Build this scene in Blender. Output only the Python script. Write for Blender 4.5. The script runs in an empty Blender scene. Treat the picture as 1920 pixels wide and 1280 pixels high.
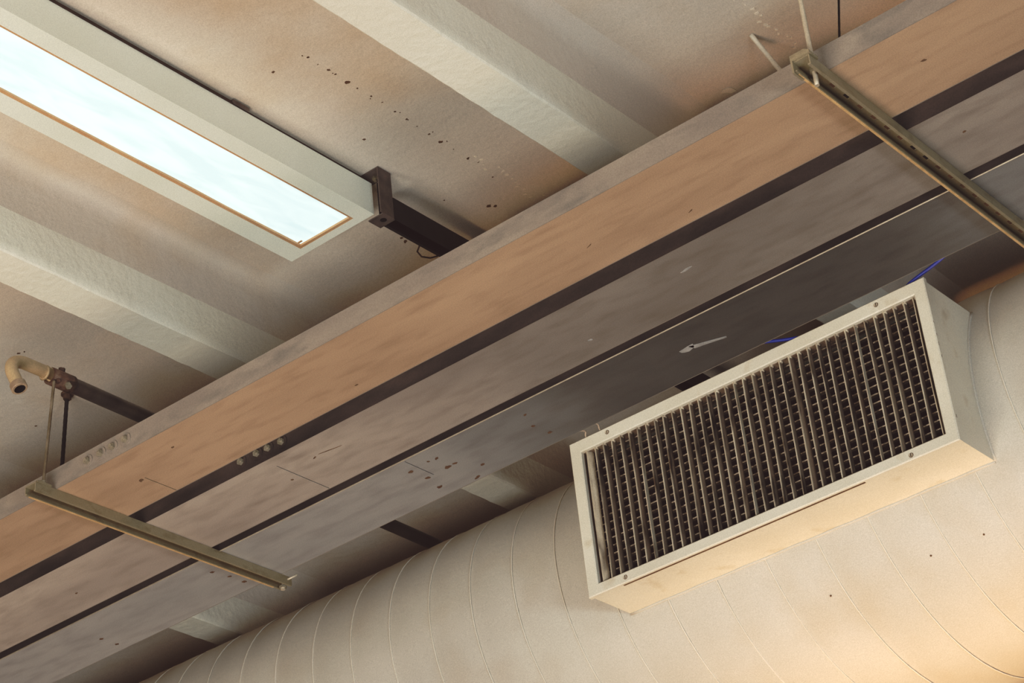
import bpy, bmesh, math, random
from mathutils import Vector, Matrix, noise
random.seed(7)
scene = bpy.context.scene
COL = scene.collection
PI = math.pi

# ------------------------------------------------------------------ materials
def new_mat(name):
    m = bpy.data.materials.new(name); m.use_nodes = True
    nt = m.node_tree; nt.nodes.clear()
    out = nt.nodes.new('ShaderNodeOutputMaterial')
    b = nt.nodes.new('ShaderNodeBsdfPrincipled')
    nt.links.new(b.outputs[0], out.inputs[0])
    return m, nt, b

def lin(c):
    return tuple(((v/255)/12.92 if v/255 <= 0.04045 else ((v/255+0.055)/1.055)**2.4) for v in c) + (1,)

def mottled(name, c1, c2, scale=4, rough=0.6, metal=0.0, bump=0.0, bscale=60, detail=6, stretch=(1,1,1),
            c3=None, spot_scale=30, spot_lo=0.62, spot_hi=0.7, spec=0.5, bdist=0.01, lo=0.35, hi=0.65, grain=0.06):
    """two-tone noise colour, optional spots in c3, fine grain and bump; all in object space"""
    m, nt, b = new_mat(name)
    N = nt.nodes.new; K = nt.links.new
    tc = N('ShaderNodeTexCoord'); mp = N('ShaderNodeMapping'); mp.inputs['Scale'].default_value = stretch
    K(tc.outputs['Object'], mp.inputs[0])
    n = N('ShaderNodeTexNoise'); n.inputs['Scale'].default_value = scale; n.inputs['Detail'].default_value = detail
    K(mp.outputs[0], n.inputs['Vector'])
    r = N('ShaderNodeValToRGB'); r.color_ramp.elements[0].position = lo; r.color_ramp.elements[1].position = hi
    r.color_ramp.elements[0].color = lin(c1); r.color_ramp.elements[1].color = lin(c2)
    K(n.outputs['Fac'], r.inputs[0]); col = r.outputs[0]
    if c3:
        n2 = N('ShaderNodeTexNoise'); n2.inputs['Scale'].default_value = spot_scale; n2.inputs['Detail'].default_value = 3
        K(mp.outputs[0], n2.inputs['Vector'])
        r2 = N('ShaderNodeMapRange'); r2.inputs['From Min'].default_value = spot_lo; r2.inputs['From Max'].default_value = spot_hi
        K(n2.outputs['Fac'], r2.inputs['Value'])
        mx = N('ShaderNodeMixRGB'); K(r2.outputs[0], mx.inputs[0]); K(col, mx.inputs[1]); mx.inputs[2].default_value = lin(c3)
        col = mx.outputs[0]
    if grain:
        g = N('ShaderNodeTexNoise'); g.inputs['Scale'].default_value = 420; g.inputs['Detail'].default_value = 1
        K(tc.outputs['Object'], g.inputs['Vector'])
        gr = N('ShaderNodeMapRange'); gr.inputs['From Min'].default_value = 0.25; gr.inputs['From Max'].default_value = 0.75
        gr.inputs['To Min'].default_value = 1-grain*2; gr.inputs['To Max'].default_value = 1+grain*2
        K(g.outputs['Fac'], gr.inputs['Value'])
        mg = N('ShaderNodeMixRGB'); mg.blend_type = 'MULTIPLY'; mg.inputs[0].default_value = 1
        K(col, mg.inputs[1]); K(gr.outputs[0], mg.inputs[2]); col = mg.outputs[0]
    K(col, b.inputs['Base Color'])
    b.inputs['Roughness'].default_value = rough; b.inputs['Metallic'].default_value = metal
    b.inputs['Specular IOR Level'].default_value = spec
    if bump:
        bn = N('ShaderNodeTexNoise'); bn.inputs['Scale'].default_value = bscale; bn.inputs['Detail'].default_value = 5
        K(tc.outputs['Object'], bn.inputs['Vector'])
        bp = N('ShaderNodeBump'); bp.inputs['Strength'].default_value = bump; bp.inputs['Distance'].default_value = bdist
        K(bn.outputs['Fac'], bp.inputs['Height']); K(bp.outputs[0], b.inputs['Normal'])
    return m

M = {}
M['plaster'] = mottled('painted_plaster', (210,197,184), (218,207,194), 1.6, 0.9, 0, 0.4, 38, spec=0.15, bdist=0.005,
                       c3=(208,188,166), spot_scale=3, spot_lo=0.5, spot_hi=0.8)
M['rib'] = mottled('painted_rib_plaster', (224,216,200), (231,225,210), 2.5, 0.85, 0, 0.5, 45, spec=0.2, bdist=0.005)
M['pit'] = mottled('pit_dark', (98,74,58), (118,92,72), 60, 0.95)
M['crumb'] = mottled('plaster_crumb', (228,216,200), (234,222,206), 60, 0.9)
M['tan_metal'] = mottled('tan_stained_sheet', (176,150,124), (190,164,138), 3, 0.5, 0.12, 0.12, 25, stretch=(.6,3,1), spec=0.4,
                         c3=(160,134,108), spot_scale=14, spot_lo=0.5, spot_hi=0.95)
M['grey_metal'] = mottled('grey_galvanised_sheet', (174,161,150), (190,178,166), 3, 0.45, 0.12, 0.12, 25, stretch=(.6,2,1),
                          c3=(160,145,132), spot_scale=16, spot_lo=0.45, spot_hi=0.85)
M['blue_metal'] = mottled('bluish_galvanised_sheet', (168,164,160), (182,177,172), 2.5, 0.38, 0.18, 0.10, 20, stretch=(.6,2,1),
                          c3=(156,148,144), spot_scale=16, spot_lo=0.45, spot_hi=0.85)
M['side_metal'] = mottled('weathered_zinc_rail', (146,134,124), (160,148,136), 5, 0.6, 0.1, 0.15, 40, stretch=(1,3,3),
                          c3=(126,118,110), spot_scale=12, spot_lo=0.5, spot_hi=0.85)
M['groove_metal'] = mottled('shaded_dark_rail', (62,52,50), (84,72,68), 6, 0.6, 0.2, 0.15, 40, stretch=(1,3,3))  # shade between the trunkings painted into the rail colour; covers share it
M['dark_gap'] = mottled('dark_joint', (40,30,28), (50,38,34), 20, 0.9)
M['rust'] = mottled('rust_spot', (100,76,60), (122,96,76), 50, 0.9)
M['splat'] = mottled('pale_paint_splash', (150,146,142), (176,172,168), 30, 0.7)
M['bolt'] = mottled('dull_zinc_bolt', (150,140,122), (176,166,148), 60, 0.45, 0.5)
M['strut'] = mottled('yellowed_zinc_channel', (150,138,116), (168,154,128), 6, 0.42, 0.25, 0.12, 60, stretch=(1,.5,1),
                     c3=(118,102,80), spot_scale=50, spot_lo=0.55, spot_hi=0.95)
M['rod'] = mottled('weathered_steel_rod', (120,104,86), (150,134,114), 40, 0.55, 0.4)
M['rod_pale'] = mottled('pale_zinc_rod', (190,176,156), (206,194,174), 40, 0.5, 0.3)
M['dark_steel'] = mottled('dark_painted_steel', (46,37,37), (62,52,50), 12, 0.6, 0.2, 0.15, 60)
M['bracket'] = mottled('brown_grey_steel', (96,84,80), (122,108,102), 25, 0.55, 0.25, 0.15, 80)
M['pipe'] = mottled('dark_steel_pipe', (84,70,66), (112,98,90), 12, 0.45, 0.4, 0.15, 60)
M['clamp'] = mottled('rusty_clamp', (92,70,60), (124,100,86), 50, 0.7, 0.2, 0.3, 90)
M['beige_pipe'] = mottled('beige_plastic_elbow', (168,144,112), (188,164,130), 20, 0.5, 0, 0.1, 60)
M['lip_bright'] = mottled('bright_warm_lip', (196,164,118), (214,182,136), 40, 0.5, 0.1)
M['rear_edge'] = mottled('pale_rear_louver_edge', (120,104,90), (200,184,166), 90, 0.5, lo=.45, hi=.6)  # lighter front edge of the cross blades
M['hot_white'] = mottled('white_painted_rod', (236,228,210), (240,232,216), 30, 0.5)
M['ring'] = mottled('tan_end_ring', (146,124,102), (170,148,122), 50, 0.6)
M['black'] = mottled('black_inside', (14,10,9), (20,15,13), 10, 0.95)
M['duct'] = mottled('cream_painted_duct', (190,184,174), (200,194,184), 3, 0.42, 0, 0.16, 55, spec=0.35, bdist=0.004,
                    c3=(188,178,164), spot_scale=5, spot_lo=0.5, spot_hi=0.8)
M['seam'] = mottled('duct_seam_paint', (216,208,194), (222,214,202), 9, 0.5, spec=0.3)
M['grille'] = mottled('cream_enamel', (212,204,188), (222,215,200), 5, 0.3, 0, 0.06, 30, spec=0.5,
                      c3=(196,182,160), spot_scale=14, spot_lo=0.62, spot_hi=0.8)
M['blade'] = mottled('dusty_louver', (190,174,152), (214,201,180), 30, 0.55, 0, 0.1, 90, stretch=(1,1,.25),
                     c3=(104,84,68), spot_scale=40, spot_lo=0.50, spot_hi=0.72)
M['blade_side'] = mottled('dark_louver_side', (124,106,92), (154,136,118), 20, 0.6, 0, 0.1, 90, stretch=(1,1,.25), c3=(66,50,42), spot_scale=40, spot_lo=.48, spot_hi=.7)  # sides set darker than the front edges
M['blade_back'] = mottled('dark_rear_louver', (84,68,58), (150,132,114), 60, 0.6, c3=(44,32,28), spot_scale=60, spot_lo=.45, spot_hi=.65)  # rear blades set darker than the front ones
M['light_body'] = mottled('white_enamel_housing', (214,212,196), (222,220,206), 4, 0.4, 0, 0.05, 20)
hb = [n for n in M['light_body'].node_tree.nodes if n.type == 'BSDF_PRINCIPLED'][0]   # faint emission painted on the housing as glow spilling from the diffuser
hb.inputs['Emission Color'].default_value = (.86, .86, .76, 1); hb.inputs['Emission Strength'].default_value = .10
M['lip'] = mottled('warm_diffuser_lip', (200,158,118), (210,172,132), 8, 0.5)
M['white_cable'] = mottled('off_white_wire', (190,170,150), (206,188,168), 30, 0.6)
M['blue'] = mottled('blue_cable_jacket', (30,44,130), (44,60,150), 20, 0.4)
M['plain_dark'] = mottled('gap_shadow_brown', (60,42,36), (74,54,46), 20, 0.6)  # dark tone painted for the shadow gap above the light

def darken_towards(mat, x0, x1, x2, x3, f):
    """shade painted into the colour over one stretch of the sheet (world metres along its length)"""
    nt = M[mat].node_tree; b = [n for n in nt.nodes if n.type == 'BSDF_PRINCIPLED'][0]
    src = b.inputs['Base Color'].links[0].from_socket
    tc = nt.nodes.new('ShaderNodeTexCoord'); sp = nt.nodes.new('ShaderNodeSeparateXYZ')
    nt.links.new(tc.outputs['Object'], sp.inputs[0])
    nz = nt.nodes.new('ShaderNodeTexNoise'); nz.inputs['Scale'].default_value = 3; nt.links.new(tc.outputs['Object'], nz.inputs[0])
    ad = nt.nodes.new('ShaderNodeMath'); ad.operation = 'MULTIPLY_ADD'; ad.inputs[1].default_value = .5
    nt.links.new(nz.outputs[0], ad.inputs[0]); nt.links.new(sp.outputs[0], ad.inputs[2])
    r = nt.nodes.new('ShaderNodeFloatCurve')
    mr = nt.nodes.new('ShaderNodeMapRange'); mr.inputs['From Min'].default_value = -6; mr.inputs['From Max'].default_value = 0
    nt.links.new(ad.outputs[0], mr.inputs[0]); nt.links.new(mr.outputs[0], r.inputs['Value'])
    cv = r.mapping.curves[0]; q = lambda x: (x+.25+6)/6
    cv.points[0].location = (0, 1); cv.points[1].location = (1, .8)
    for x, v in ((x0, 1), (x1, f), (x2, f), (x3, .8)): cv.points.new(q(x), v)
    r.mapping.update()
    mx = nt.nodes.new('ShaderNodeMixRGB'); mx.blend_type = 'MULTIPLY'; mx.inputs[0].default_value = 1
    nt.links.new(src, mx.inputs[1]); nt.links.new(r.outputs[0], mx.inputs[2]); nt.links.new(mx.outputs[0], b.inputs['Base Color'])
darken_towards('blue_metal', -3.2, -2.2, -1.75, -1.1, .30)  # painted shade next to the grille, strongest on the far trunking
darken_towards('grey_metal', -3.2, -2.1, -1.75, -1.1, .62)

# glowing diffuser, slightly streaky
m, nt, b = new_mat('lit_diffuser')
tc = nt.nodes.new('ShaderNodeTexCoord'); mp = nt.nodes.new('ShaderNodeMapping'); mp.inputs['Scale'].default_value = (9, 2.2, 1)
nz = nt.nodes.new('ShaderNodeTexNoise'); nz.inputs['Scale'].default_value = 2.4; nz.inputs['Detail'].default_value = 4
nz.inputs['Distortion'].default_value = 0.8
rp = nt.nodes.new('ShaderNodeValToRGB')
rp.color_ramp.elements[0].position = .36; rp.color_ramp.elements[1].position = .62
rp.color_ramp.elements[0].color = lin((214,236,236)); rp.color_ramp.elements[1].color = lin((232,248,246))
nt.links.new(tc.outputs['Object'], mp.inputs[0]); nt.links.new(mp.outputs[0], nz.inputs[0]); nt.links.new(nz.outputs[0], rp.inputs[0])
b.inputs['Base Color'].default_value = (0.25, 0.25, 0.25, 1); b.inputs['Roughness'].default_value = .5
nt.links.new(rp.outputs[0], b.inputs['Emission Color']); b.inputs['Emission Strength'].default_value = 0.98
M['diffuser'] = m

# ------------------------------------------------------------------ mesh helpers
class MB:
    """collects shapes into one mesh"""
    def __init__(s): s.bm = bmesh.new(); s.mats = []
    def mi(s, mat):
        if mat not in s.mats: s.mats.append(mat)
        return s.mats.index(mat)
    def box(s, x0, x1, y0, y1, z0, z1, mat, bevel=0.0):
        i = s.mi(mat)
        r = bmesh.ops.create_cube(s.bm, size=1)
        for v in r['verts']:
            v.co = Vector(((x0+x1)/2 + v.co.x*(x1-x0), (y0+y1)/2 + v.co.y*(y1-y0), (z0+z1)/2 + v.co.z*(z1-z0)))
        fs = set(f for v in r['verts'] for f in v.link_faces)
        for f in fs: f.material_index = i
        if bevel:
            es = list(set(e for f in fs for e in f.edges))
            q = bmesh.ops.bevel(s.bm, geom=es, offset=bevel, segments=2, affect='EDGES', profile=.7)
            for f in q['faces']: f.material_index = i
        return s
    def tube(s, pts, r, mat, seg=12, caps=True, smooth=True):
        i = s.mi(mat); pts = [Vector(p) for p in pts]; n = len(pts)
        rs = r if isinstance(r, (list, tuple)) else [r]*n
        rings = []; up = None
        for k, p in enumerate(pts):
            t = (pts[min(k+1, n-1)] - pts[max(k-1, 0)]).normalized()
            if up is None:
                up = Vector((0,0,1)) if abs(t.z) < .9 else Vector((1,0,0))
            a = (up - t*up.dot(t)).normalized(); bb = t.cross(a); up = a
            rings.append([s.bm.verts.new(p + (a*math.cos(2*PI*j/seg) + bb*math.sin(2*PI*j/seg))*rs[k]) for j in range(seg)])
        for k in range(n-1):
            for j in range(seg):
                f = s.bm.faces.new((rings[k][j], rings[k][(j+1)%seg], rings[k+1][(j+1)%seg], rings[k+1][j]))
                f.material_index = i; f.smooth = smooth
        if caps:
            for rg in (rings[0][::-1], rings[-1]):
                f = s.bm.faces.new(rg); f.material_index = i
        return s
    def disc(s, c, normal, r, depth, mat, seg=16, hexa=False, r2=None):
        c = Vector(c); nrm = Vector(normal).normalized()
        r2 = r if r2 is None else r2
        return s.tube([c, c+nrm*depth], [r, r2], mat, 6 if hexa else seg, smooth=False)
    def prism(s, prof, axis, a0, a1, mat):
        """prof: closed list of 2D points; axis 'y' -> (x,z), 'x' -> (y,z), 'z' -> (x,y)"""
        i = s.mi(mat)
        def P(q, a):
            return {'y': (q[0], a, q[1]), 'x': (a, q[0], q[1]), 'z': (q[0], q[1], a)}[axis]
        A = [s.bm.verts.new(P(q, a0)) for q in prof]; B = [s.bm.verts.new(P(q, a1)) for q in prof]
        n = len(prof); fs = [s.bm.faces.new(A[::-1]), s.bm.faces.new(B)]
        for k in range(n): fs.append(s.bm.faces.new((A[k], A[(k+1)%n], B[(k+1)%n], B[k])))
        for f in fs: f.material_index = i
        return s
    def blob(s, cx, cy, z, rx, ry, mat, rot=0, seg=12, jag=.3, th=.0006):
        """thin irregular patch lying on a horizontal underside"""
        pts = []
        for k in range(seg):
            a = 2*PI*k/seg; q = 1 + random.uniform(-jag, jag)
            u, v = rx*q*math.cos(a), ry*q*math.sin(a)
            pts.append((cx + u*math.cos(rot) - v*math.sin(rot), cy + u*math.sin(rot) + v*math.cos(rot)))
        return s.prism(pts, 'z', z-th, z+th, mat)
    def build(s, name, parent=None, kind=None, bevel=0.0):
        bmesh.ops.recalc_face_normals(s.bm, faces=s.bm.faces)
        me = bpy.data.meshes.new(name); s.bm.to_mesh(me); s.bm.free()
        for k in s.mats: me.materials.append(M[k])
        o = bpy.data.objects.new(name, me); COL.objects.link(o)
        if parent is not None:
            o.parent = parent
            o.location = -parent.matrix_basis.translation
        if kind: o['kind'] = kind
        if bevel:
            md = o.modifiers.new('b', 'BEVEL'); md.width = bevel; md.segments = 2; md.limit_method = 'ANGLE'
        return o

def thing(name, loc, label, cat, group=None):
    o = bpy.data.objects.new(name, None); o.empty_display_size = .1
    o.location = loc; COL.objects.link(o)
    o['label'] = label; o['category'] = cat
    if group: o['group'] = group
    return o
def tag(o, label, cat, group=None):
    o['label'] = label; o['category'] = cat
    if group: o['group'] = group
    return o

# ------------------------------------------------------------------ the ceiling
ZP, ZR = 4.87, 4.60            # slab underside, rib underside
PITCH = 1.243
XL0 = -2.413                   # left arris of the rib seen at the top of the photo
ribs = [XL0 + PITCH*k for k in range(-5, 7)]

c = MB()
c.box(-9.2, 6.0, -1.0, 11.0, ZP, ZP+.12, 'plaster')
# chips and bug holes along the formwork joints
holes = [(-2.872,3.089,.008),(-2.778,3.109,.006),(-2.779,3.178,.0075),(-2.779,3.202,.005),(-2.781,3.245,.011),(-2.78,3.326,.005),
         (-2.782,3.413,.0045),(-2.784,3.456,.005),(-2.787,3.543,.006),(-2.79,3.588,.009),(-2.79,3.692,.0075),(-2.91,3.441,.006),
         (-2.891,3.892,.014),(-3.145,3.852,.012),(-3.142,3.832,.008),(-2.951,3.786,.004),(-4.232,3.464,.008),(-4.517,3.763,.006),
         (-2.487,4.082,.006),(-4.215,3.47,.005),(-2.88,3.905,.008),(-3.04,3.63,.004),(-3.09,3.95,.006),(-2.80,3.80,.004)]
for x, y, r in holes: c.blob(x, y, ZP-.0004, r*.62, r*.45, 'pit', random.uniform(-.6,.6), 9, .35)
for k in range(15):
    y = 3.1 + k*.045 + random.uniform(-.01,.01)
    c.blob(-2.782+random.uniform(-.008,.008), y, ZP-.0003, random.uniform(.0015,.003), random.uniform(.001,.002), 'pit', 0, 6, .3)
for k in range(16):
    y = 3.66 + k*.018 + random.uniform(-.006,.006)
    c.blob(-1.955+random.uniform(-.012,.012), y, ZP-.0004, random.uniform(.003,.007), random.uniform(.002,.004), 'crumb', random.random(), 7, .4, .0015)
for k in range(14):
    y = 3.7 + k*.02
    c.blob(-2.78+random.uniform(-.02,.02), y, ZP-.0004, random.uniform(.003,.007), random.uniform(.002,.004), 'crumb', random.random(), 7, .4, .0012)
c.blob(-2.171,3.949,ZP-.0005,.018,.012,'crumb',.4,9,.4,.002)
ceiling = c.build('ceiling', kind='structure')

def rib_mesh(xl):
    b_ = MB(); i = b_.mi('rib'); j = b_.mi('plaster')
    w = .112
    prof = [(-.006, ZP+.01), (-.004, ZR+.012), (0.0, ZR+.002), (.003, ZR), (w*.5, ZR), (w-.004, ZR), (w, ZR+.004),
            (w+.002, ZR+.03), (w+.004, ZR+.12), (w+.006, ZP-.05), (w+.012, ZP-.022), (w+.026, ZP-.008), (w+.05, ZP-.001), (w+.06, ZP+.01)]
    ny = 560; y0, y1 = -1.0, 11.0
    rows = []
    for a in range(ny+1):
        y = y0 + (y1-y0)*a/ny
        row = []
        for k, (px, pz) in enumerate(prof):
            dx = dz = 0
            if k in (1,2,3):
                nn = noise.noise(Vector((xl*3, y*22, 1.3))); n2 = noise.noise(Vector((xl*5, y*60, 4.1)))
                dx = -.0035*nn - .003*max(0, n2)
                dz = .003*nn if k != 3 else 0
            elif k in (5,6):
                dx = .003*noise.noise(Vector((xl*7, y*8, 9.)))
            elif k >= 9:
                dx = .006*noise.noise(Vector((xl*9, y*3, 5.)))
            row.append(b_.bm.verts.new((xl+px+dx, y, pz+dz)))
        rows.append(row)
    for a in range(ny):
        for k in range(len(prof)-1):
            f = b_.bm.faces.new((rows[a][k], rows[a+1][k], rows[a+1][k+1], rows[a][k+1]))
            f.material_index = i if k < 8 else j
            f.smooth = k >= 6
    return b_
for x in ribs:
    rib_mesh(x).build('ceiling_rib', ceiling, 'structure')

M['floor'] = mottled('warm_concrete_floor', (150,128,108), (166,144,122), 2, 0.7)
b_ = MB(); b_.box(-9.2, 6.0, -5.0, 11.0, -.1, 0.0, 'floor'); b_.build('floor', kind='structure')

# ------------------------------------------------------------------ flat metal trunkings, side by side
XA, XB = -7.6, 5.2
def trunking(y0, y1, mat, sidemat, facemat, label, seam, spots, lip=False, bolts=None):
    t = thing('cable_trunking', ((XA+XB)/2, (y0+y1)/2, 4.0), label, 'cable trunking', 'parallel metal cable trunkings under the ceiling')
    H = .053; th = .0022; z0 = 4.0
    xs, s0, s1 = seam
    # lower sheet, in two lengths that butt at the seam
    b_ = MB()
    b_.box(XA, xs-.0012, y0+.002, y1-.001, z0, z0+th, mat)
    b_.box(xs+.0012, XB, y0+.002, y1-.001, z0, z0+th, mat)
    b_.box(xs-.0012, xs+.0012, y0+.002, s0, z0, z0+th, mat)
    b_.box(xs-.0012, xs+.0012, s0, s1, z0+.0015, z0+th, 'dark_gap')
    if s1 < y1-.002: b_.box(xs-.0012, xs+.0012, s1, y1-.001, z0, z0+th, mat)
    for (x, y, rx, ry, mm) in spots:
        b_.blob(x, y, z0-.0003, rx, ry, mm, random.uniform(-.4,.4), 10, .3, .0005)
    if lip: b_.prism([(-2.178,3.583),(-2.14,3.5965),(-2.098,3.611),(-2.100,3.6155),(-2.145,3.605),(-2.172,3.600)], 'z', z0-.0008, z0+.0002, 'splat')
    b_.build('bottom_panel', t)
    b_ = MB(); b_.box(XA, XB, y0, y0+.002, z0-(.0015 if lip else 0), z0+H, facemat); b_.build('front_rail', t)
    b_ = MB(); b_.box(XA, XB, y1-.001, y1+.001, z0, z0+H, sidemat); b_.build('rear_rail', t)
    b_ = MB(); b_.box(XA, XB, y0+.002, y1-.001, z0+H-.002, z0+H, 'groove_metal'); b_.build('cover', t)
    if lip:
        b_ = MB(); b_.tube([(XA, y0, z0-.001), (XB, y0, z0-.001)], .0016, 'rod_pale', 8); b_.build('bright_edge', t)
    for (x, z) in (bolts or []):
        b_ = MB()
        b_.disc((x, y0, z), (0,-1,0), .0155, .002, facemat, 18)
        b_.disc((x, y0-.002, z), (0,-1,0), .0085, .006, 'bolt', hexa=True)
        b_.disc((x+.002, y0-.008, z), (0,-1,0), .0042, .004, 'bolt', 10)
        b_.build('bolt', t)
    return t

sp1 = [(-3.359,3.102,.008,.004,'rust'), (-1.869,3.164,.006,.001,'rust'), (-2.077,3.111,.008,.0008,'rust'), (-3.2,3.05,.004,.003,'rust'),
       (-2.75,3.16,.004,.002,'rust'), (-1.3,3.09,.005,.003,'rust')]
sp2 = [(-3.034,3.326,.006,.002,'rust'), (-2.985,3.327,.03,.0012,'rust'), (-3.142,3.364,.004,.003,'rust'),
       (-2.0,3.33,.012,.003,'splat'), (-2.30,3.40,.006,.003,'splat'), (-3.9,3.38,.004,.003,'rust'), (-1.36,3.34,.004,.003,'rust')]
sp3 = [(-2.942,3.547,.0085,.005,'rust'), (-2.936,3.60,.0065,.005,'rust'), (-2.861,3.544,.006,.0035,'rust'), (-2.883,3.541,.004,.003,'rust'),
       (-2.872,3.596,.008,.006,'rust'), (-2.849,3.595,.006,.004,'rust'), (-2.949,3.656,.008,.005,'rust'), (-2.812,3.649,.006,.004,'rust'),
       (-2.598,3.543,.005,.003,'rust'), (-2.619,3.598,.005,.004,'rust'), (-2.613,3.65,.005,.004,'rust'), (-3.608,3.559,.006,.004,'rust'),
       (-3.599,3.609,.006,.004,'rust'), (-3.599,3.659,.006,.005,'rust'), (-4.07,3.611,.006,.004,'rust'), (-4.071,3.665,.006,.004,'rust'),
       (-2.182,3.590,.021,.010,'splat'), (-2.86,3.688,.012,.004,'rust')]
trunking(2.984, 3.198, 'tan_metal', 'side_metal', 'side_metal', 'flat metal trunking nearest the camera, tan underside and bolted grey side rail',
         (-3.345, 3.10, 3.197), sp1, bolts=[(-3.403,4.026), (-3.359,4.027), (-3.32,4.027), (-3.278,4.028)])
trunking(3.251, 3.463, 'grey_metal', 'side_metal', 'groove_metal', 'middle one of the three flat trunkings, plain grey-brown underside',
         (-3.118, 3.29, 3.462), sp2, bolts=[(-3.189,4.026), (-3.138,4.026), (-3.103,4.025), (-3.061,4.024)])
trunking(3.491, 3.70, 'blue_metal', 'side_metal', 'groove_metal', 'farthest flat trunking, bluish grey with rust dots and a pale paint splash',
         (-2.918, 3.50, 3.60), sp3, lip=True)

# ------------------------------------------------------------------ trapeze hangers: slotted channel, rods
def trapeze(x0, x1, ya, yb, label, slots, rods):
    t = thing('trapeze_hanger', ((x0+x1)/2, ya, 4.0), label, 'pipe hanger', 'slotted channel hangers carrying the trunkings')
    b_ = MB(); zt, zb = 3.9995, 3.9775; th = .0022; lp = .006
    # channel open downwards with turned-in lips
    prof = [(x0,zb),(x0,zt),(x1,zt),(x1,zb),(x1-lp,zb),(x1-lp,zb+.003),(x1-th,zb+.003),(x1-th,zt-th),(x0+th,zt-th),(x0+th,zb+.003),(x0+lp,zb+.003),(x0+lp,zb)]
    b_.prism(prof, 'y', ya, yb, 'strut')
    if slots:
        y = ya+.10
        while y < yb-.03:
            b_.box((x0+x1)/2-.005, (x0+x1)/2+.005, y, y+.014, zt-th-.0009, zt-th+.0002, 'rust' if random.random() < .7 else 'dark_gap')
            b_.box((x0+x1)/2-.006, (x0+x1)/2+.006, y+.0165, y+.0185, zt-th-.0014, zt-th, 'bolt')
            y += .047
    b_.build('channel', t)
    b_ = MB(); b_.box(x0-.0004, x0+.0045, ya+.01, yb-.03, zb-.0008, zb+.0002, 'lip_bright'); b_.build('bright_lower_lip', t)  # lighter warm strip along the lower lip
    xm = (x0+x1)/2
    for (px, py, pz, qx, qy, qz, rr, mt) in rods:
        b_ = MB()
        P, Q = Vector((px,py,pz)), Vector((qx,qy,qz)); n = 60
        b_.tube([P+(Q-P)*k/n for k in range(n+1)], [rr*(1+.07*(k%2)) for k in range(n+1)], mt, 10)
        b_.build('threaded_rod', t)
    return t, xm, zt, zb

t1, xm, zt, zb = trapeze(-3.546, -3.510, 2.925, 3.735, 'zinc channel hanger at lower left, spanning under the three trunkings beside the hooked pipe', False,
        [(-3.519,2.952,3.985, -3.497,2.966,4.268, .0036, 'rod')])
b_ = MB(); b_.box(-3.548,-3.508,2.93,2.97,zt,zt+.005,'strut'); b_.build('square_washer', t1)
b_ = MB(); b_.disc((-3.519,2.952,zt+.005),(0,0,1),.0085,.008,'bolt',hexa=True); b_.build('nut', t1)
b_ = MB(); b_.disc((-3.528,3.722,zb+.004),(0,0,-1),.006,.012,'rod_pale',10); b_.disc((-3.528,3.722,zb+.002),(0,0,-1),.010,.005,'bolt',hexa=True)
b_.tube([(-3.515,3.72,3.99),(-3.49,3.735,4.0)], .003, 'rod_pale', 8); b_.build('end_bolt', t1)

t2, xm, zt, zb = trapeze(-1.468, -1.433, 2.918, 3.80, 'slotted zinc channel hanger at upper right crossing under the trunkings', True,
        [(-1.449,2.957,3.958, -1.437,2.957,ZP, .0044, 'rod_pale')])
b_ = MB()
b_.prism([(-1.470,3.974),(-1.470,4.012),(-1.440,4.012),(-1.430,4.006),(-1.430,4.0),(-1.466,4.0),(-1.466,3.974)], 'y', 2.914, 2.945, 'strut')
b_.build('end_clip', t2)
b_ = MB(); b_.disc((-1.449,2.957,3.996),(0,0,-1),.009,.008,'bolt',hexa=True); b_.build('nut', t2)
b_ = MB(); b_.disc((-1.449,2.957,4.0),(0,0,1),.009,.008,'bolt',hexa=True); b_.build('nut', t2)

# separate rods and wires by the ceiling
def rod(name, P, Q, r, mt, label, cat, n=60, head=None):
    o = thing(name, P, label, cat)
    b_ = MB(); P, Q = Vector(P), Vector(Q)
    b_.tube([P+(Q-P)*k/n for k in range(n+1)], [r*(1+.10*(k%2)) for k in range(n+1)], mt, 10); b_.build('shaft', o)
    if head:
        b_ = MB(); b_.disc(P, (0,0,-1), .018, .006, 'clamp', 14); b_.disc(P+Vector((0,0,-.006)), (0,0,-1), .012, .014, 'clamp', hexa=True)
        b_.build('anchor', o)
    return o
rod('threaded_rod', (-4.316,3.709,ZP), (-4.400,3.709,4.0), .0056, 'dark_steel', 'dark threaded rod hung from the ceiling on a round anchor, behind the left hanger', 'rod', 90, True)
rod('threaded_rod', (-1.70,3.712,ZP), (-1.86,3.712,4.03), .0024, 'dark_steel', 'thin dark rod dropping behind the trunkings at the top right edge', 'rod', 60)
rod('loose_wire', (-2.009,3.812,ZP), (-1.985,3.893,4.776), .0058, 'hot_white', 'short pale stiff wire sticking down from the ceiling, left of the slotted hanger', 'wire', 10)

# ------------------------------------------------------------------ pipe with gooseneck
t = thing('conduit_pipe', (-3.511, 3.0, 4.29), 'dark steel pipe with a beige hooked open end at lower left, running over the trunkings', 'pipe')
px, pz, r = -3.511, 4.288, .0205
b_ = MB(); b_.tube([(px, 2.985, pz), (px-.0084, 3.03+.035, pz+.006), (-3.893, 5.40, 4.546)], .0185, 'pipe', 20); b_.build('pipe', t)
b_ = MB(); pts = [(px, 2.975, pz+.005), (px, 2.93, pz+.005)]; cy, R_ = 2.895, .055
wv = Vector((.35, 0, -.937)); s0 = Vector((px, cy, pz+.005))
for k in range(17):
    a = k/16*math.radians(102)
    pts.append(tuple(s0 + Vector((0,-1,0))*R_*math.sin(a) + wv*R_*(1-math.cos(a))))
d = (Vector(pts[-1]) - Vector(pts[-2])).normalized()
pts.append(tuple(Vector(pts[-1]) + d*.030))
b_.tube(pts, .0150, 'beige_pipe', 20, caps=False)
b_.build('elbow', t)
e = Vector(pts[-1])
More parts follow.
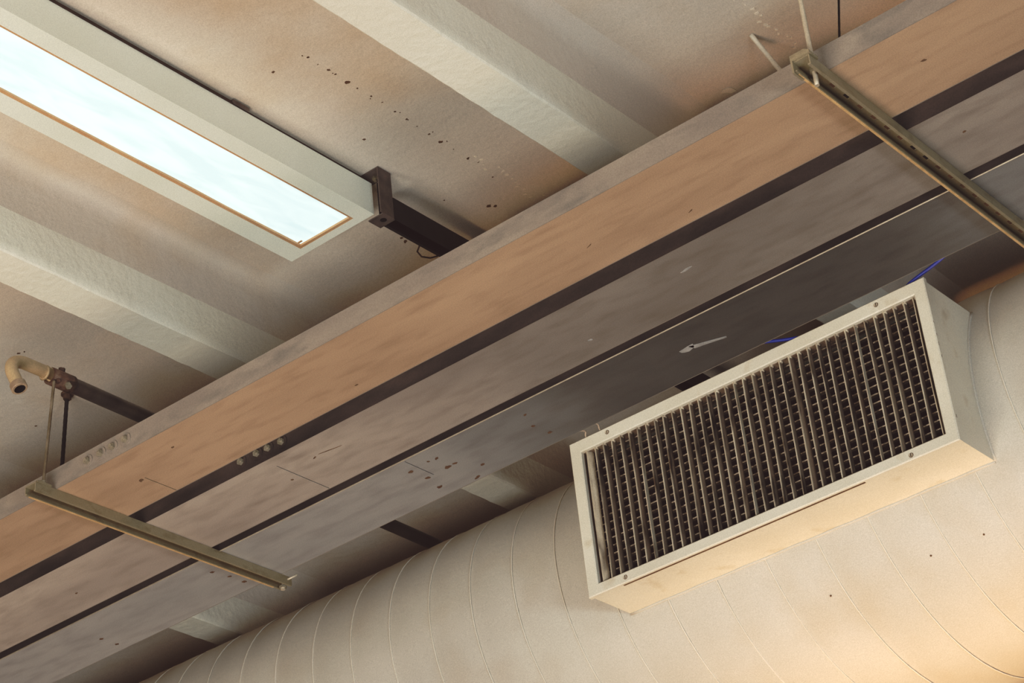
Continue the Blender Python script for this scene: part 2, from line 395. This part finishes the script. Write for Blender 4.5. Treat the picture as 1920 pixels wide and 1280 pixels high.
b_ = MB(); rings_ = []; u_ = d.orthogonal().normalized(); v_ = d.cross(u_); ir = b_.mi('ring'); ik = b_.mi('black')
for (h, q) in ((-.006,.0150),(-.004,.0188),(.010,.0190),(.012,.0175),(.012,.0130),(.008,.0122),(-.010,.0120)):
    rings_.append([b_.bm.verts.new(e + d*h + (u_*math.cos(2*PI*k/24)+v_*math.sin(2*PI*k/24))*q) for k in range(24)])
for n_, (A_, B_) in enumerate(zip(rings_[:-1], rings_[1:])):
    for k in range(24):
        f = b_.bm.faces.new((A_[k], A_[(k+1)%24], B_[(k+1)%24], B_[k])); f.material_index = ir if n_ < 4 else ik
f = b_.bm.faces.new(rings_[-1]); f.material_index = ik
b_.build('end_ring', t)
b_ = MB(); b_.tube([(px,2.946,pz+.002),(px,2.950,pz+.002),(px,2.950,pz+.002),(px,2.966,pz+.002),(px,2.966,pz+.002)], [.0155,.019,.0165,.0165,.019], 'beige_pipe', 20); b_.build('collar', t)
b_ = MB()
b_.tube([(px,2.965,pz),(px,3.03,pz)], [.0212,.0215], 'clamp', 16)
b_.box(px-.024, px+.024, 2.972, 3.02, pz-.006, pz+.006, 'clamp', .002)
b_.disc((px+.004,2.996,pz+.018),(.25,0,1),.008,.011,'clamp',hexa=True)
b_.disc((px+.014,3.006,pz-.014),(.6,0,-1),.008,.010,'bolt',hexa=True)
b_.disc((px+.014,2.976,pz-.014),(.6,0,-1),.006,.007,'clamp',hexa=True)
b_.build('clamp', t)

# ------------------------------------------------------------------ light fitting
fx0, fx1, fy0, fy1, fz0, fz1 = -3.297, -3.010, 2.02, 3.574, 4.76, 4.853
t = thing('ceiling_light', ((fx0+fx1)/2, (fy0+fy1)/2, fz1), 'long white box light with a glowing white diffuser, fixed between two ceiling ribs', 'ceiling light')
ix0, ix1, iy1 = -3.241, -3.057, 3.549; iy0 = fy0+.03
b_ = MB()
b_.box(fx0, ix0, fy0, fy1, fz0, fz1, 'light_body'); b_.box(ix1, fx1, fy0, fy1, fz0, fz1, 'light_body')
b_.box(ix0, ix1, fy0, iy0, fz0, fz1, 'light_body'); b_.box(ix0, ix1, iy1, fy1, fz0, fz1, 'light_body')
b_.box(ix0, ix1, iy0, iy1, fz1-.004, fz1, 'light_body')
b_.build('housing', t)
b_ = MB(); g = .009
b_.box(ix0, ix0+g, iy0, iy1, fz0+.0005, fz0+.02, 'lip'); b_.box(ix1-g*.6, ix1, iy0, iy1, fz0+.0005, fz0+.02, 'lip')
b_.box(ix0+g, ix1-g*.6, iy1-g, iy1, fz0+.0005, fz0+.02, 'lip'); b_.box(ix0+g, ix1-g*.6, iy0, iy0+g, fz0+.0005, fz0+.02, 'lip')
b_.build('inner_lip', t)
b_ = MB(); nx, nyy = 8, 60
i = b_.mi('diffuser'); grid = []
for a in range(nyy+1):
    y = iy0+.006 + (iy1-iy0-.012)*a/nyy; row = []
    for k in range(nx+1):
        x = ix0+.006 + (ix1-ix0-.0096)*k/nx
        row.append(b_.bm.verts.new((x, y, fz0+.006+.002*noise.noise(Vector((x*9, y*5, 0))))))
    grid.append(row)
for a in range(nyy):
    for k in range(nx):
        f = b_.bm.faces.new((grid[a][k], grid[a+1][k], grid[a+1][k+1], grid[a][k+1])); f.material_index = i; f.smooth = True
b_.build('diffuser', t)
b_ = MB(); b_.box(-3.228, -3.216, 3.526, 3.531, fz0+.0025, fz0+.0045, 'lip'); b_.build('clip', t)
b_ = MB(); b_.box(fx1-.002, fx1+.004, 2.05, 3.09, fz1, fz1+.006, 'plain_dark'); b_.box(fx1-.004, fx1+.001, 3.09, 3.56, fz1, fz1+.004, 'plain_dark')  # dark strips painted as the shadow gap above the housing
b_.box(fx1-.002, fx1+.007, 3.086, 3.14, fz1+.002, fz1+.010, 'bracket'); b_.build('top_gap_shadow', t)

# bracket clasping the end of the light and the strut behind it
t = thing('mounting_bracket', (-2.966, 3.575, 4.80), 'small grey C-shaped steel bracket at the near end of the glowing light', 'bracket')
bx, th = -2.963, .0035
b_ = MB(); b_.box(bx-th, bx, 3.546, 3.594, 4.732, 4.868, 'bracket'); b_.build('web', t)
b_ = MB(); b_.box(bx-.064, bx-th, 3.546, 3.594, 4.8645, 4.868, 'bracket'); b_.build('upper_flange', t)
b_ = MB(); b_.box(bx-.052, bx-th, 3.556, 3.600, 4.732, 4.7355, 'bracket')
b_.disc((bx-.022, 3.578, 4.7322), (0,0,-1), .0085, .0006, 'black', 14); b_.build('lower_flange', t)
b_ = MB(); b_.disc((bx-.034, 3.574, 4.8645), (0,0,-1), .0085, .006, 'bolt', hexa=True); b_.disc((bx-.034, 3.574, 4.8585), (0,0,-1), .004, .006, 'bolt', 10); b_.build('bolt', t)
b_ = MB(); b_.box(bx-.046, bx-.043, 3.592, 3.596, 4.737, 4.862, 'dark_steel'); b_.build('rear_web', t)

t = thing('steel_channel', (-2.985, 4.5, 4.79), 'dark steel channel running from the light bracket over the trunkings', 'steel channel')
b_ = MB()
prof = [(-3.012,4.741),(-3.012,4.800),(-2.9665,4.800),(-2.9665,4.741),(-2.974,4.741),(-2.974,4.744),(-2.9690,4.744),(-2.9690,4.797),(-3.0095,4.797),(-3.0095,4.744),(-3.004,4.744),(-3.004,4.741)]
b_.prism(prof, 'y', 3.600, 7.4, 'dark_steel'); b_.build('channel', t)
for yy in (4.4, 5.6, 6.8):
    b_ = MB(); b_.box(-3.0, -2.98, yy, yy+.02, 4.79, ZP, 'dark_steel'); b_.build('spacer', t)
b_ = MB(); b_.tube([(-3.012,3.745,4.744),(-3.028,3.752,4.736),(-3.034,3.775,4.733),(-3.026,3.80,4.736),(-3.013,3.815,4.742)], .0022, 'clamp', 8)
b_.build('wire_clip', t)

# ------------------------------------------------------------------ round duct with spiral seam
CY, CZ, RD = 4.693, 3.968, .4527
t = thing('air_duct', (-3.0, CY, CZ-RD), 'large round cream-painted spiral duct filling the lower right', 'air duct')
DX0, DX1 = -8.2, 4.6; PH = .143; XS = -2.331; TH0 = math.radians(-23.5)
def seam_x(th, k):          # th: angle above the horizontal on the near side
    return XS - 2*PH*(th-TH0)/(2*PI) + PH*k
b_ = MB(); i = b_.mi('duct'); na = 128; nxs = int((DX1-DX0)/.015)
rings = []
for a in range(nxs+1):
    x = DX0 + (DX1-DX0)*a/nxs; ring = []
    for j in range(na):
        th = 2*PI*j/na
        ph = ((x - seam_x(th, 0))/PH) % 1.0
        bul = .0022*math.sin(PI*ph) + .0022*noise.noise(Vector((x*2.2, math.cos(th)*1.5, math.sin(th)*1.5)))
        rr = RD + bul - .0012
        ring.append(b_.bm.verts.new((x, CY - rr*math.cos(th), CZ + rr*math.sin(th))))
    rings.append(ring)
for a in range(nxs):
    for j in range(na):
        f = b_.bm.faces.new((rings[a][j], rings[a][(j+1)%na], rings[a+1][(j+1)%na], rings[a+1][j])); f.material_index = i; f.smooth = True
b_.build('duct_wall', t)
nst = 72; turns = int((DX1-DX0-.7)/(2*PH))
for start in (0, 1):
    n0 = math.floor((XS-DX0-.2)/(2*PH)); xs0 = XS - n0*2*PH + PH*start
    P3 = []
    for k in range(turns*nst):
        th = TH0 - 2*PI*k/nst; x = xs0 + 2*PH*k/nst
        w = .0015*noise.noise(Vector((x*3, math.sin(th)*2, 0)))
        P3.append((x+w, CY-(RD+.0002)*math.cos(th), CZ+(RD+.0002)*math.sin(th)))
    b_ = MB(); b_.tube(P3, .0017, 'seam', 6); b_.build('spiral_seam', t)
# square collar that carries the grille
gx0, gx1, gz0, gz1, gy = -2.881, -1.849, 3.816, 4.236, 4.098
b_ = MB(); s = .004
yb = 4.38
b_.box(gx0+s, gx1-s, gy+.014, yb, gz1-s-.002, gz1-s, 'grille'); b_.box(gx0+s, gx1-s, gy+.014, yb, gz0+s, gz0+s+.002, 'grille')
b_.box(gx0+s, gx0+s+.002, gy+.014, yb, gz0+s+.002, gz1-s-.002, 'grille'); b_.box(gx1-s-.002, gx1-s, gy+.014, yb, gz0+s+.002, gz1-s-.002, 'grille')
b_.build('collar', t)
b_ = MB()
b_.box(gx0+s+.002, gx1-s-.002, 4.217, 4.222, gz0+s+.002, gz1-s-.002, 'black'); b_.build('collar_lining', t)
# bead of sealant where the collar meets the duct
b_ = MB(); bead = []
def ysurf(z): return CY - math.sqrt(max(0, RD*RD-(z-CZ)**2))
for xx in (gx1-s,):
    b_.tube([(xx+.001, ysurf(gz0+s+(gz1-gz0-2*s)*k/24)-.001, gz0+s+(gz1-gz0-2*s)*k/24) for k in range(25)], .004, 'duct', 8)
b_.tube([(gx0+s+(gx1-gx0-2*s)*k/30, ysurf(gz0+s)-.001+.0012*math.sin(k*1.7), gz0+s-.001) for k in range(31)], .004, 'duct', 8)
b_.build('sealant_bead', t)
for (x, z) in ((-1.810,3.697),(-1.948,3.697),(-2.086,3.697),(-2.358,3.697)):
    b_ = MB(); b_.disc((x, CY-math.sqrt(RD**2-(z-CZ)**2)+.0005, z), (0,-1,-.6), .0025, .0022, 'pit', 8); b_.build('rivet', t)

for hx in (-6.9, .9):
    b_ = MB()
    b_.tube([(hx, CY-(RD+.004)*math.cos(PI*k/24*2), CZ+(RD+.004)*math.sin(PI*k/24*2)) for k in range(25)], .004, 'side_metal', 6)
    b_.tube([(hx, CY, CZ+RD), (hx, CY, ZP)], .005, 'rod', 8); b_.build('hanger_strap', t)

# ------------------------------------------------------------------ supply grille
t = thing('air_grille', ((gx0+gx1)/2, gy, gz0), 'long rectangular cream grille with dusty vertical louvers on the side of the round duct', 'air vent')
ox0, ox1, oz0, oz1 = -2.848, -1.880, 3.844, 4.202
b_ = MB(); fy = gy; fb = gy+.014
def frame_ring(b_, X0,X1,Z0,Z1, x0,x1,z0,z1, ya, yb_, mat, bev):
    i = b_.mi(mat)
    O = [(X0,Z0),(X1,Z0),(X1,Z1),(X0,Z1)]; I = [(x0,z0),(x1,z0),(x1,z1),(x0,z1)]
    Of = [b_.bm.verts.new((p[0]+(bev if p[0]==X0 else -bev), ya, p[1]+(bev if p[1]==Z0 else -bev))) for p in O]
    Oc = [b_.bm.verts.new((p[0], ya+bev, p[1])) for p in O]
    Ob = [b_.bm.verts.new((p[0], yb_, p[1])) for p in O]
    If = [b_.bm.verts.new((p[0]-(bev if p[0]==x0 else -bev), ya, p[1]-(bev if p[1]==z0 else -bev))) for p in I]
    Ic = [b_.bm.verts.new((p[0], ya+bev, p[1])) for p in I]
    Ib = [b_.bm.verts.new((p[0], yb_, p[1])) for p in I]
    L = [Ob, Oc, Of, If, Ic, Ib, Ob]
    for A, B in zip(L[:-1], L[1:]):
        for k in range(4):
            f = b_.bm.faces.new((A[k], A[(k+1)%4], B[(k+1)%4], B[k])); f.material_index = i
frame_ring(b_, gx0,gx1,gz0,gz1, ox0,ox1,oz0,oz1, fy, fb, 'grille', .0025)
b_.build('frame', t)
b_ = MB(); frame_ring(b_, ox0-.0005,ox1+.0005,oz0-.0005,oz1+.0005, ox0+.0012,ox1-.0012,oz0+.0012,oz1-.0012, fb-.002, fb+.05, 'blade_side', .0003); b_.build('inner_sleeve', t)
b_ = MB(); b_.box(gx0+.10, gx1-.25, fb-.006, fb, gz0-.0003, gz0+.0004, 'rust'); b_.build('gap_shadow_strip', t)  # brown strip painted as the gap shadow, not rust; shares the rust material
nb = 37
wide = {0: 10, 6: 10, 17: 9, 23: -6, 30: 6}
for k in range(nb):
    x = ox0 + .012 + (ox1-ox0-.020)*k/(nb-1)
    yaw = math.radians(-4 + random.uniform(-5, 5) + wide.get(k, 0)*1.5)
    if k == 0: yaw = math.radians(-28)
    dep = .020; th_ = .0026
    y0 = gy+.007
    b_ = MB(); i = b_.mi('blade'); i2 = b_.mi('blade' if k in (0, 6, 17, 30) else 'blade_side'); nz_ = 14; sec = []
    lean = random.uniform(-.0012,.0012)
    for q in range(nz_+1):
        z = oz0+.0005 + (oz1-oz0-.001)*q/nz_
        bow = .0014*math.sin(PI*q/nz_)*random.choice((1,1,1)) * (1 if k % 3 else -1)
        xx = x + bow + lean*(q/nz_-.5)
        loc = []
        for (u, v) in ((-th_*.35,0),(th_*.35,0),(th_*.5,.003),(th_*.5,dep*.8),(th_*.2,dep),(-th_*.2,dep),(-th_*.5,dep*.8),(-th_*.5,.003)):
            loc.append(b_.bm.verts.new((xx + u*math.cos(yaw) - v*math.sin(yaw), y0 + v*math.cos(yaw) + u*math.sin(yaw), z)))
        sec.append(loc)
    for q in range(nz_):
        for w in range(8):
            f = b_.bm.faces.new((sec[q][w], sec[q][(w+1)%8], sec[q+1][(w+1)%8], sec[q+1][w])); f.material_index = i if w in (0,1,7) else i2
    b_.bm.faces.new(sec[0][::-1]); b_.bm.faces.new(sec[-1])
    # pivot boss at the top of the blade
    b_.disc((x, y0+.008, oz1-.0045), (0,0,1), .0055, .004, 'blade', 10)
    b_.build('louver_blade', t)
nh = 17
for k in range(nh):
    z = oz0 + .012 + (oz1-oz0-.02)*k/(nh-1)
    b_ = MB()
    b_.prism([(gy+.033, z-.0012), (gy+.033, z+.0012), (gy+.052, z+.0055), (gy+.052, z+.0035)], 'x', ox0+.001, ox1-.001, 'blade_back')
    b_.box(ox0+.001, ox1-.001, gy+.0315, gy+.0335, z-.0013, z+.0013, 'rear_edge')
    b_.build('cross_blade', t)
for (x, z) in ((-2.761,4.221),(-1.977,4.221),(-2.766,3.829),(-1.970,3.827)):
    b_ = MB(); b_.disc((x, gy-.0004, z), (0,-1,0), .0056, .0006, 'rust', 16); b_.disc((x, gy-.0008, z), (0,-1,0), .0044, .0013, 'rod_pale', 16)
    b_.box(x-.0007, x+.0007, gy-.0025, gy-.002, z-.004, z+.004, 'dark_gap'); b_.build('screw', t)
for (y, z, q) in ((4.100,4.118,.0025),(4.101,4.085,.003),(4.101,4.061,.005),(4.102,4.029,.003),(4.107,3.878,.004)):
    b_ = MB(); b_.box(gx1-.0002, gx1+.0003, y+.0005, y+.002, z-q, z+q, 'rust'); b_.build('paint_chip', t)

# ------------------------------------------------------------------ loose wires behind the trunkings
def wire(P, r, mt, label, name='loose_wire', cat='wire'):
    b_ = MB()
    pts = []
    n = len(P)
    P = [Vector(p) for p in P]
    for k in range(n-1):
        p0, p1, p2, p3 = P[max(k-1,0)], P[k], P[k+1], P[min(k+2,n-1)]
        for q in range(8):
            u = q/8
            pts.append(.5*((2*p1)+(p2-p0)*u+(2*p0-5*p1+4*p2-p3)*u*u+(3*p1-p0-3*p2+p3)*u**3))
    pts.append(P[-1]); b_.tube(pts, r, mt, 8)
    return tag(b_.build(name), label, cat)
wire([(-2.955,3.705,4.06),(-2.90,3.88,4.165),(-2.829,4.074,4.245),(-2.833,4.112,4.241),(-2.84,4.20,4.238)], .0021, 'white_cable', 'thin pale wire above the grille, nearer its left corner')
wire([(-2.87,3.705,4.06),(-2.83,3.87,4.160),(-2.784,4.066,4.245),(-2.789,4.115,4.241),(-2.79,4.20,4.238)], .0021, 'white_cable', 'thin pale wire above the grille, beside its top left screw')
wire([(-1.62,3.955,4.383),(-1.715,4.06,4.307),(-1.781,4.102,4.268),(-1.892,4.112,4.243),(-1.963,4.155,4.237),(-2.078,4.165,4.237),(-2.198,4.115,4.242),(-2.274,4.077,4.249),(-2.323,4.046,4.254),(-2.478,3.907,4.287)],
     .0040, 'blue', 'thin blue cable draped behind the top edge of the grille', 'cable', 'cable')

# ------------------------------------------------------------------ light
def area(name, loc, target, sx, sy, power, color):
    l = bpy.data.lights.new(name, 'AREA'); l.shape = 'RECTANGLE'; l.size = sx; l.size_y = sy; l.energy = power; l.color = color
    o = bpy.data.objects.new(name, l); COL.objects.link(o); o.location = loc
    d_ = Vector(target) - Vector(loc); o.rotation_euler = d_.to_track_quat('-Z', 'Y').to_euler()
    return o
area('window_light', (-2.5, -.85, 0.12), (-2.9, 3.6, 4.6), 4.2, 1.5, 370, (0.99, 1.0, 0.945))
area('side_window_light', (4.5, -0.3, 0.7), (-2.5, 3.6, 4.3), 2.4, 1.1, 260, (0.74, 0.89, 1.0))
area('floor_bounce', (-3.2, 1.3, 0.15), (-3.2, 3.4, 4.2), 3.0, 1.0, 56, (1.0, 0.75, 0.55))
sp = area('warm_fill', (-1.5, 4.66, 0.2), (-1.5, 4.60, 3.8), 3.0, .3, 8.5, (1.0, 0.62, 0.32)); sp.data.spread = math.radians(22)  # unseen warm fill, added to brighten the duct and collar undersides

w = bpy.data.worlds.new('World'); scene.world = w; w.use_nodes = True
bg = w.node_tree.nodes['Background']; bg.inputs[0].default_value = (1.0, 0.56, 0.42, 1); bg.inputs[1].default_value = 0.07

# ------------------------------------------------------------------ camera
cam = bpy.data.cameras.new('Camera'); cam.sensor_width = 36; cam.lens = 4239.04*36/1920; cam.clip_start = .05
co = bpy.data.objects.new('Camera', cam); COL.objects.link(co)
R = ((0.76473283, 0.63654663, -0.09996044), (0.39262634, -0.33733289, 0.85559984), (0.51090925, -0.69355238, -0.5078945))
co.matrix_world = Matrix(((R[0][0], R[1][0], R[2][0], 0), (R[0][1], R[1][1], R[2][1], 0), (R[0][2], R[1][2], R[2][2], 1.6), (0, 0, 0, 1)))
scene.camera = co
scene.view_settings.view_transform = 'Standard'
scene.view_settings.look = 'None'
scene.view_settings.exposure = 0

# slightly lifted, warm blacks of the film-like photograph
vs = scene.view_settings; vs.use_curve_mapping = True; cm = vs.curve_mapping
for ci, lift in ((0, .015), (1, .009), (2, .009)):
    cv = cm.curves[ci]; cv.points[0].location = (0, lift); cv.points[1].location = (1, .96)
    k = lift*.6
    for x, y in ((.05, .023+k), (.12, .078+k), (.22, .170), (.36, .325), (.55, .545)):
        cv.points.new(x, y)
cm.update()
